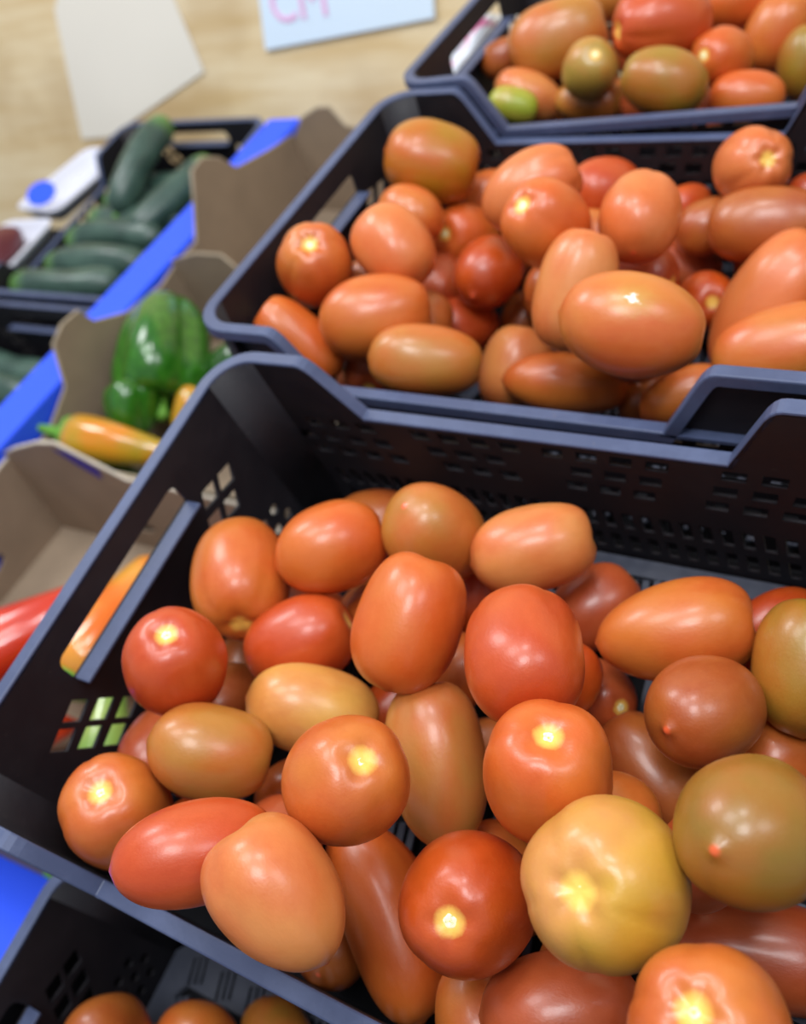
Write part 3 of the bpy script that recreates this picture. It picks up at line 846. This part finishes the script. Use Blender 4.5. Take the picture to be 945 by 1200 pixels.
# ------------------------------------------------------------------ cartons
TCK = .004
M_CARDD = simple('dull_cardboard_edge', (158, 144, 124), .9, .1, 60, .15)
def carton(x0, x1, y0, y1, zf, tops, label, hand=False, printed=False, name='cardboard_box'):
    """tops: outlines (list of (t, z)) for left, right, front, back walls"""
    m = FB @ Matrix.Translation(((x0 + x1) / 2, (y0 + y1) / 2, zf))
    r = empty(name, m); tagset(r, label, 'box', 'open brown cardboard boxes on the blue stand')
    cx, cy = (x0 + x1) / 2, (y0 + y1) / 2
    def wall(side, pts):
        if side in 'lr':
            outer = [(t - cy, z - zf) for t, z in pts] + [(pts[-1][0] - cy, 0), (pts[0][0] - cy, 0)]
            xx = (x0 if side == 'l' else x1) - cx
            holes = []
            if hand and side == 'l': holes = [[(hand[0] - cy + .03 * math.cos(a * PI / 6), hand[1] - zf + .011 * math.sin(a * PI / 6)) for a in range(12)]]
            fn = lambda u, v, t: (xx + t, u, v)
        else:
            outer = [(t - cx, z - zf) for t, z in pts] + [(pts[-1][0] - cx, 0), (pts[0][0] - cx, 0)]
            yy = (y0 if side == 'f' else y1) - cy
            holes = []
            if hand and side == 'b': holes = [[(hand[2] - cx + .03 * math.cos(a * PI / 6), hand[3] - zf + .010 * math.sin(a * PI / 6)) for a in range(12)]]
            fn = lambda u, v, t: (u, yy + t, v)
        o = link_bm('wall_panel', panel(outer, holes, TCK, fn), M_CARD, r, False)
        # pale cut edge along the top
        for (a, za), (b, zb) in zip(pts, pts[1:]): pass
        e = tube([(xx, t - cy, z - zf) if side in 'lr' else (t - cx, yy, z - zf) for t, z in pts], [.0023] * len(pts), 8)
        link_bm('cut_edge', e, M_CARDE if hand else M_CARDD, o)
        return o
    for s, p in tops.items(): wall(s, p)
    bm = bmesh.new(); box(bm, x0 - cx + .002, x1 - cx - .002, y0 - cy + .002, y1 - cy - .002, 0, TCK)
    link_bm('bottom_panel', bm, M_CARD, r, False)
    return r
def flat(a, b, z): return [(a, z), (b, z)]
XL, XR = -.645, -.280
ZF = -.387
carton(XL, XR, .262, .56, ZF, {
 'l': [(.262, -.262), (.300, -.262), (.325, -.225), (.347, -.188), (.372, -.186), (.401, -.203), (.425, -.232), (.50, -.250), (.56, -.262)],
 'r': flat(.262, .56, -.27), 'f': flat(XL, XR, -.275),
 'b': [(XL, -.270), (-.615, -.235), (-.585, -.222), (-.566, -.222), (-.550, -.250), (-.50, -.262), (XR, -.262)]},
 'empty brown cardboard box furthest back, left of the crates')
carton(XL, XR, -.078, .250, ZF, {
 'l': [(-.078, -.285), (-.03, -.285), (.02, -.262), (.037, -.214), (.060, -.205), (.087, -.207), (.099, -.232), (.15, -.258), (.215, -.267), (.250, -.262)],
 'r': flat(-.078, .250, -.27), 'f': flat(XL, XR, -.275), 'b': [(XL, -.255), (-.600, -.242), (-.560, -.243), (-.545, -.262), (XR, -.27)]},
 'brown cardboard box holding the green and yellow peppers')
box3 = carton(XL, XR, -.43, -.088, ZF, {
 'l': [(-.43, -.275), (-.15, -.275), (-.105, -.268), (-.088, -.268)],
 'r': flat(-.43, -.088, -.285), 'f': flat(XL, XR, -.285),
 'b': [(XL, -.262), (-.620, -.250), (-.575, -.234), (-.545, -.229), (-.52, -.242), (-.47, -.268), (XR, -.275)]},
 'brown cardboard box nearest the front, holding the red peppers', hand=(-.195, -.345, -.505, -.345))
bm = bmesh.new(); cx, cy = (XL + XR) / 2, (-.43 - .088) / 2
pb = panel([(-.552 - cx, -.236 - ZF), (-.530 - cx, -.238 - ZF), (-.500 - cx, -.258 - ZF), (-.505 - cx, -.272 - ZF), (-.528 - cx, -.256 - ZF)], [], .0006, lambda u, v, t: (u, -.088 - cy - .0026 + t, v)); bm.free()
link_bm('printed_patch', pb, M_PRINT, box3, False)['label'] = 'violet printed patch'

# ------------------------------------------------------------------ peppers
def pepper_mat(name, a, b, rough=.22, split=None):
    m, nt, bs = newmat(name)
    tc = N(nt, 'ShaderNodeTexCoord'); f = noisen(nt, tc.outputs['Object'], 14, 3, .5)
    nt.links.new(ramp(nt, f, [(.40, a), (.62, b)]), bs.inputs['Base Color'])
    bs.inputs['Roughness'].default_value = rough; bs.inputs['Coat Weight'].default_value = .5; bs.inputs['Coat Roughness'].default_value = .08
    return m
MG = pepper_mat('green_pepper_skin', (34, 92, 18), (52, 114, 26))
MDG = pepper_mat('dark_green_pepper_skin', (30, 66, 22), (44, 92, 30))
MOY = pepper_mat('orange_yellow_pepper_skin', (212, 130, 30), (166, 146, 34))
MRD = pepper_mat('red_pepper_skin', (214, 62, 28), (196, 44, 22))
MOR = pepper_mat('orange_pepper_skin', (232, 110, 26), (226, 160, 60))
MLG = pepper_mat('light_green_pepper_skin', (110, 150, 60), (150, 170, 84))
MST = simple('green_pepper_stalk', (104, 160, 56), .5, .15, 30, .3)

def bell_mesh(seed, lobes=4, taper=.25, L=1.):
    bm = bmesh.new(); nu, nv = 48, 32; rings = []
    sd = Vector((seed, seed * 2, seed * 3))
    for i in range(nv + 1):
        ph = PI * i / nv; c, s = math.cos(ph), math.sin(ph)
        t = (abs(c) ** .8) * (1 if c >= 0 else -1); rr = abs(s) ** .75
        ring = []
        for k in range(nu if 0 < i < nv else 1):
            th = 2 * PI * k / nu
            l = 1 - .20 * (1 - abs(math.cos(lobes * th / 2 + seed)) ** .6)
            r = rr * .5 * l * (1 + taper * t * .8)
            z = t * .5 * L - (.16 * math.exp(-(rr / .35) ** 2) if t > 0 else -.07 * math.exp(-(rr / .4) ** 2))
            v = Vector((r * math.cos(th), r * math.sin(th), z)); v *= 1 + noise.noise(v * 2 + sd) * .10
            ring.append(bm.verts.new(v))
        rings.append(ring)
    for i in range(nv):
        a, b = rings[i], rings[i + 1]
        for k in range(nu):
            k2 = (k + 1) % nu
            if len(a) == 1: bm.faces.new((a[0], b[k], b[k2]))
            elif len(b) == 1: bm.faces.new((a[k], b[0], a[k2]))
            else: bm.faces.new((a[k], b[k], b[k2], a[k2]))
    bmesh.ops.recalc_face_normals(bm, faces=bm.faces)
    return bm
def frame_at(p, axis, sc, roll=0):
    q = Vector(axis).normalized().to_track_quat('Z', 'Y').to_matrix().to_4x4() @ Matrix.Rotation(roll, 4, 'Z')
    return FB @ Matrix.Translation(p) @ q @ Matrix.Diagonal((*sc, 1))
def bell(p, axis, sc, mat, label, seed=1, roll=0, lobes=4, taper=.25):
    o = link_bm('bell_pepper', bell_mesh(seed, lobes, taper), mat, None, True, frame_at(p, axis, sc, roll))
    tagset(o, label, 'pepper')
    st = tube([(0, 0, .30), (.01, 0, .40), (.03, .01, .50), (.07, .02, .60)], [.13, .06, .05, .06], 12)
    s = link_bm('stalk', st, MST, o); s['label'] = 'green stalk'
    return o
def long_pepper(p, axis, L, r, mat, label, bend=.15, roll=0, seed=0, stalk=.4):
    n = 16; pts = []; rad = []
    for i in range(n + 1):
        t = i / n
        pts.append((bend * L * math.sin(t * PI) * .5, 0, L * (.5 - t)))
        rad.append(r * (.45 + .55 * smoothstep(0, .14, t)) * (1 - .75 * max(0, (t - .25) / .75) ** 1.6) * (1 - smoothstep(.93, 1.0, t) * .8))
    rad[0] *= .3
    bm = tube(pts, rad, 32, lambda th, s: 1 - .10 * (1 - abs(math.cos(1.5 * th + seed + s))) , .9)
    o = link_bm('long_pepper', bm, mat, None, True, FB @ Matrix.Translation(p) @ Vector(axis).normalized().to_track_quat('Z', 'Y').to_matrix().to_4x4() @ Matrix.Rotation(roll, 4, 'Z'))
    tagset(o, label, 'pepper')
    st = tube([(0, 0, L * .46), (0, 0, L * .5), (.002, 0, L * .5 + .008), (.004, .002, L * .5 + L * stalk * .5), (.010, .004, L * .5 + L * stalk)], [r * .75, r * .72, r * .25, r * .16, r * .20], 12)
    s = link_bm('stalk', st, MST, o); s['label'] = 'green stalk'
    return o
bell((-.585, .120, -.290), (.35, -.85, -.35), (.115, .115, .150), MG, 'large glossy green pepper standing highest in the cardboard box', 1, .3)
bell((-.582, .040, -.305), (-.2, .5, .6), (.066, .066, .075), MG, 'green pepper just below the large glossy one', 2, 1.)
bell((-.505, .140, -.330), (.8, .2, .3), (.085, .085, .10), MDG, 'dark green pepper at the right of the large glossy one', 3, .2)
bell((-.510, .055, -.318), (.2, .9, .5), (.050, .050, .062), MOY, 'small yellow pepper next to the black crate corner', 4, .2)
long_pepper((-.545, -.020, -.300), (-.95, -.10, .15), .155, .030, MOY, 'orange and yellow long pepper with a green stalk pointing left', .12, .8, 1)
long_pepper((-.520, -.045, -.345), (-.9, -.1, .1), .17, .033, MDG, 'dark green long pepper beneath the orange and yellow one', .1, .3, 2)
long_pepper((-.515, -.282, -.303), (-.60, -.72, -.0), .26, .044, MRD, 'red long pepper lying nearest the left edge of the photo', .12, .5, 3, .04)
long_pepper((-.470, -.365, -.345), (-.7, -.6, .0), .17, .034, MRD, 'red long pepper lying left of and under the nearest red one', .1, 1.5, 4, .2)
long_pepper((-.408, -.222, -.302), (.05, -1, .0), .150, .037, MOR, 'orange pepper seen through the handle slot of the central crate', .1, .4, 5, .2)
bell((-.350, -.135, -.345), (.2, -.6, -.6), (.070, .070, .080), MRD, 'small red pepper behind the one seen through the handle slot', 6, .2)
long_pepper((-.335, -.350, -.318), (.3, -.9, -.25), .17, .032, MLG, 'pale green pepper seen through the lattice holes of the central crate', .1, .4, 6, .2)

# ------------------------------------------------------------------ cucumbers and their crates
CU = Matrix.Rotation(PI / 2, 4, 'Z')
CUG = 'black plastic crates of cucumbers'
MCU1 = FB @ Matrix.Translation((-.895, .42, -.290)) @ Matrix.Rotation(math.radians(4), 4, 'X') @ CU
MCU2 = FB @ Matrix.Translation((-.895, -.022, -.385 + .084 - .0)) @ CU
crate_at(MCU1, 'black plastic crate of cucumbers against the back wall, left of the blue divider', CUG)
M_CUKE = None
def cuke_mat():
    m, nt, b = newmat('cucumber_skin')
    tc = N(nt, 'ShaderNodeTexCoord'); sx = N(nt, 'ShaderNodeSeparateXYZ'); nt.links.new(tc.outputs['Object'], sx.inputs[0])
    f = noisen(nt, tc.outputs['Object'], 30, 4, .6)
    body = ramp(nt, f, [(.35, (48, 70, 62)), (.7, (72, 98, 86))])
    tip = ramp(nt, sx.outputs[2], [(.055, (0, 0, 0, 1)), (.085, (1, 1, 1, 1))])
    nt.links.new(mix(nt, tip, body, lin((96, 140, 66))), b.inputs['Base Color'])
    b.inputs['Roughness'].default_value = .34
    return m
M_CUKE = cuke_mat()
def cuke_mesh(seed):
    n = 18; L = .19; pts = []; rad = []
    for i in range(n + 1):
        t = i / n
        pts.append((.012 * math.sin(t * PI), 0, L * (.5 - t)))
        rad.append(.0262 * max(.12, (1 - abs(2 * t - 1) ** 5) ** .5))
    bm = tube(pts, rad, 24, lambda th, s: 1 + .02 * math.cos(6 * th) + .03 * math.sin(3 * th + seed + 9 * s))
    me = bpy.data.meshes.new('cucumber'); bm.to_mesh(me); bm.free(); me.materials.append(M_CUKE)
    for q in me.polygons: q.use_smooth = True
    return me
CME = [cuke_mesh(k) for k in range(3)]
CPR = []
def cuke(k, p, axis, label, s=1.):
    q = Vector(axis).normalized().to_track_quat('Z', 'Y').to_matrix().to_4x4() @ Matrix.Rotation(k * 1.3, 4, 'Z')
    o = link_me('cucumber', CME[k % 3], None, FB @ Matrix.Translation(p) @ q @ Matrix.Diagonal((s, s, s, 1)))
    tagset(o, label, 'cucumber', 'dark green cucumbers')
    st = tube([(0, 0, -.096), (0, 0, -.101)], [.004, .003], 8)
    if not CPR:
        me = bpy.data.meshes.new('stem_end'); st.to_mesh(me); me.materials.append(MST); CPR.append(me)
    st.free(); link_me('stem_end', CPR[0], o)
    return o
for k, (p, ax, lb) in enumerate([
 ((-.945, .305, -.345), (-.92, -.25, .10), 'cucumber with a pale green tip at the front of its crate'),
 ((-.925, .355, -.352), (-.95, -.15, .05), 'second cucumber from the front of the crate, just behind the pale tipped one'),
 ((-.930, .408, -.345), (-.97, -.10, .0), 'third cucumber from the front of the crate'),
 ((-.930, .462, -.342), (-.98, -.05, .0), 'fourth cucumber from the front of the crate, lying crosswise'),
 ((-.935, .515, -.340), (-.98, -.02, .0), 'fifth cucumber from the front of the crate, left of the upright one'),
 ((-.935, .562, -.345), (-.98, .05, .0), 'cucumber lying crosswise furthest back at the left of its crate'),
 ((-.945, .545, -.298), (.05, .80, .25), 'cucumber resting lengthwise on top of the pile, towards the back'),
 ((-.868, .500, -.325), (.25, .93, .1), 'cucumber at the back right of the crate under the handle slot'),
 ((-.800, .415, -.335), (.10, .97, .05), 'cucumber lying along the right wall of the crate'),
 ((-.925, .330, -.395), (-.98, 0, .0), 'cucumber in the lower layer under the pale tipped one'),
 ]): cuke(k, p, ax, lb)
crate_at(MCU2, 'black plastic crate of cucumbers at the left edge, in front of the other cucumber crate', CUG)
for k, (p, ax, lb) in enumerate([
 ((-.930, .150, -.380), (-.98, .10, .0), 'cucumber furthest back in the crate at the left edge'),
 ((-.925, .100, -.384), (-.98, .05, .0), 'cucumber in the crate at the left edge, second from its back'),
 ((-.900, .050, -.384), (.98, .05, .0), 'pale tipped cucumber in the crate at the left edge, nearest the blue divider'),
 ]): cuke(k, p, ax, lb)

# ------------------------------------------------------------------ trays at far left
M_TRAY = simple('white_foam_tray', (214, 216, 228), .55, .04, 20, .3)
M_DARK = simple('dark_red_produce', (96, 40, 44), .4, .25, 40, .4)
def tray(p, rot, label, sc=1.):
    r = empty('produce_tray', FB @ Matrix.Translation(p) @ Matrix.Rotation(rot, 4, 'Z'))
    tagset(r, label, 'tray', 'white trays of wrapped produce')
    hw, hl, n = .055 * sc, .095 * sc, 6
    bm = bmesh.new(); rings = []
    for ins, z in ((.014, 0), (.004, .020), (-.001, .026), (.003, .028), (.008, .022), (.018, .004)):
        ring = []
        for cx, cy, a0 in ((hw, hl, 0), (-hw, hl, 90), (-hw, -hl, 180), (hw, -hl, 270)):
            for k in range(n + 1):
                a = math.radians(a0 + 90 * k / n); rr = .022 - ins * .6
                sx = 1 if cx > 0 else -1; sy = 1 if cy > 0 else -1
                ring.append(bm.verts.new((cx - sx * (ins + rr) + rr * math.cos(a), cy - sy * (ins + rr) + rr * math.sin(a), z)))
        rings.append(ring)
    for a, b in zip(rings, rings[1:]):
        for k in range(len(a)): bm.faces.new((a[k], a[(k + 1) % len(a)], b[(k + 1) % len(a)], b[k]))
    bm.faces.new(rings[0][::-1]); bm.faces.new(rings[-1])
    bmesh.ops.recalc_face_normals(bm, faces=bm.faces)
    link_bm('tray_body', bm, M_TRAY, r)
    return r
TR = []
for k, (p, rot, lb) in enumerate([((-1.105, .330, -.345), .10, 'white foam tray at the left edge beside the cucumbers'), ((-1.120, .545, -.345), -.1, 'white foam tray with a blue label behind the nearer tray')]):
    t = tray(p, rot, lb, 1.0)
bmd = bmesh.new(); bmesh.ops.create_uvsphere(bmd, u_segments=24, v_segments=16, radius=.5)
for v in bmd.verts: v.co *= 1 + noise.noise(v.co * 3) * .2
o = link_bm('dark_red_root', bmd, M_DARK, None, True, FB @ Matrix.Translation((-1.125, .350, -.322)) @ Matrix.Diagonal((.07, .09, .05, 1)))
tagset(o, 'dark red vegetable in the white tray at the left edge', 'vegetable')
pb = panel([(.032 * math.cos(a * PI / 10), .022 * math.sin(a * PI / 10)) for a in range(20)], [], .002, lambda u, v, t: (u, v, t))
o = link_bm('round_label', pb, M_BLUE, None, False, FB @ Matrix.Translation((-1.115, .470, -.300)) @ Matrix.Rotation(.5, 4, 'X')); tagset(o, 'blue oval label at the left, beside the cucumbers', 'label')

# ------------------------------------------------------------------ room
def plywood():
    m, nt, b = newmat('plywood')
    tc = N(nt, 'ShaderNodeTexCoord'); mp = N(nt, 'ShaderNodeMapping'); mp.inputs['Scale'].default_value = (1.2, 1, 9)
    nt.links.new(tc.outputs['Object'], mp.inputs[0])
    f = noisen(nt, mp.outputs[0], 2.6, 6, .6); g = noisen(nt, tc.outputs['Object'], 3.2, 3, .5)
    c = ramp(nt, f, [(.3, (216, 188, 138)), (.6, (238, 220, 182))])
    c = mix(nt, mathn(nt, 'MULTIPLY', ramp(nt, g, [(.5, (0, 0, 0, 1)), (.75, (1, 1, 1, 1))]), .75), c, lin((172, 138, 88)))  # brown patches put the wall's shadows into the wood colour
    nt.links.new(c, b.inputs['Base Color']); b.inputs['Roughness'].default_value = .75
    return m
WY = 1.02
bm = bmesh.new(); box(bm, -3.0, 2.0, WY, WY + .08, 0, 2.8)
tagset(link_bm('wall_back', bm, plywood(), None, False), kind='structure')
bm = bmesh.new(); box(bm, -3.0, 2.0, -2.2, WY, -.08, 0)
tagset(link_bm('floor', bm, simple('concrete_floor', (120, 116, 110), .8, .15, 6), None, False), kind='structure')

def sheet(name, pts, y, mat, label, cat, thick=.0012, curl=0.):
    xs = [p[0] for p in pts]; zs = [p[1] for p in pts]; cx = sum(xs) / len(xs); z0 = min(zs); z1 = max(zs)
    bm = bmesh.new(); pb = panel([(x - cx, z - z0) for x, z in pts], [], thick, lambda u, v, t: (u, t, v))
    if curl:
        bmesh.ops.subdivide_edges(pb, edges=pb.edges, cuts=6, use_grid_fill=True)
        bmesh.ops.triangulate(pb, faces=pb.faces)
        for v in pb.verts:
            k = 1 - v.co.z / (z1 - z0); v.co.y -= curl * k * k
    bm.free()
    o = link_bm(name, pb, mat, None, False, Matrix.Translation((cx, y, z0)))
    return tagset(o, label, cat)
M_PAPER = simple('cream_paper', (232, 226, 212), .8, .02, 4, .2)
M_SIGN = simple('pale_blue_sign', (220, 238, 252), .5, .02, 4, .3)
M_PINK = simple('pink_ink', (240, 186, 226), .6, .03, 10, .2)
sheet('paper_sheet', [(-1.315, 1.265), (-1.345, 1.05), (-1.27, 1.05), (-.998, 1.140), (-1.035, 1.28), (-1.11, 1.42), (-1.22, 1.36)], WY - .002, M_PAPER, 'blank cream sheet of paper hanging askew on the plywood wall', 'paper', curl=.0)
sg = sheet('price_sign', [(-.858, 1.160), (-.548, 1.173), (-.530, 1.36), (-.835, 1.36)], WY - .004, M_SIGN, 'pale blue sign with pink writing at the top edge of the photo', 'sign', .003)
fc = bpy.data.curves.new('t', 'FONT'); fc.body = 'CM'; fc.size = .075; fc.extrude = .0006
to = bpy.data.objects.new('t', fc); C.objects.link(to)
me = bpy.data.meshes.new_from_object(to.evaluated_get(bpy.context.evaluated_depsgraph_get())); bpy.data.objects.remove(to); me.materials.append(M_PINK)
link_me('pink_lettering', me, sg, Matrix.Translation((-.14, -.0022, .035)) @ Matrix.Rotation(PI / 2, 4, 'X'))
# white bag behind the top crate
bmd = bmesh.new(); bmesh.ops.create_icosphere(bmd, subdivisions=4, radius=.5)
for v in bmd.verts: v.co *= 1 + noise.noise(v.co * 4) * .35 + noise.noise(v.co * 11) * .12
M_BAG = newmat('white_bag'); 
nt = M_BAG[1]; tc = N(nt, 'ShaderNodeTexCoord'); f = noisen(nt, tc.outputs['Object'], 5, 2, .5)
nt.links.new(ramp(nt, f, [(.56, (228, 234, 244)), (.64, (206, 96, 150))]), M_BAG[2].inputs['Base Color'])
o = link_bm('plastic_bag', bmd, M_BAG[0], None, True, MC[3] @ Matrix.Translation((-.252, .085, -.115)) @ Matrix.Diagonal((.07, .24, .13, 1)))
tagset(o, 'white bag with pink print, seen through the handle slot of the topmost crate', 'bag')

# ------------------------------------------------------------------ camera
cam = bpy.data.cameras.new('camera'); co = bpy.data.objects.new('camera', cam); C.objects.link(co)
co.matrix_world = Matrix(CAM_POSE)
cam.sensor_fit = 'VERTICAL'; cam.sensor_height = 24; cam.lens = FOCAL / 1200 * 24
cam.clip_start = .01
cam.dof.use_dof = True; cam.dof.focus_distance = .385; cam.dof.aperture_fstop = FSTOP
bpy.context.scene.camera = co

# ------------------------------------------------------------------ light
def area(name, loc, target, size, sy, power, col):
    l = bpy.data.lights.new(name, 'AREA'); l.shape = 'RECTANGLE'; l.size = size; l.size_y = sy; l.energy = power; l.color = col
    o = bpy.data.objects.new(name, l); C.objects.link(o); o.location = loc
    o.rotation_euler = (Vector(target) - Vector(loc)).to_track_quat('-Z', 'Y').to_euler()
area('unseen_overhead_light', (.45, -1.0, 2.7), (0, .1, 1), .60, .60, LP * 1.1, (.94, .97, 1))
area('unseen_overhead_light', (-.5, -.5, 2.75), (-.1, .3, 1), .60, .60, LP * .6, (.94, .97, 1))
area('unseen_overhead_light', (1.4, -.4, 2.7), (0, .1, 1), .60, .60, LP * .5, (.95, .97, 1))
area('unseen_overhead_light', (.1, -.1, 2.75), (0, .5, 1), .30, .30, LP * .35, (.97, .98, 1))
area('unseen_overhead_light', (-1.5, .1, 2.7), (-.8, .9, 1), .60, .60, LP * .95, (.97, .98, 1))  # unseen lamp, aimed and strengthened to brighten the plywood wall
WORLD = ((.86, .90, 1, 1), .42)
EXPOSURE = 0.0
w = bpy.data.worlds.new('room_light'); bpy.context.scene.world = w; w.use_nodes = True
bg = w.node_tree.nodes['Background']; bg.inputs[0].default_value = WORLD[0]; bg.inputs[1].default_value = WORLD[1]
vs = bpy.context.scene.view_settings
vs.view_transform = 'Standard'; vs.look = 'None'; vs.gamma = 1; vs.use_curve_mapping = False; vs.exposure = EXPOSURE
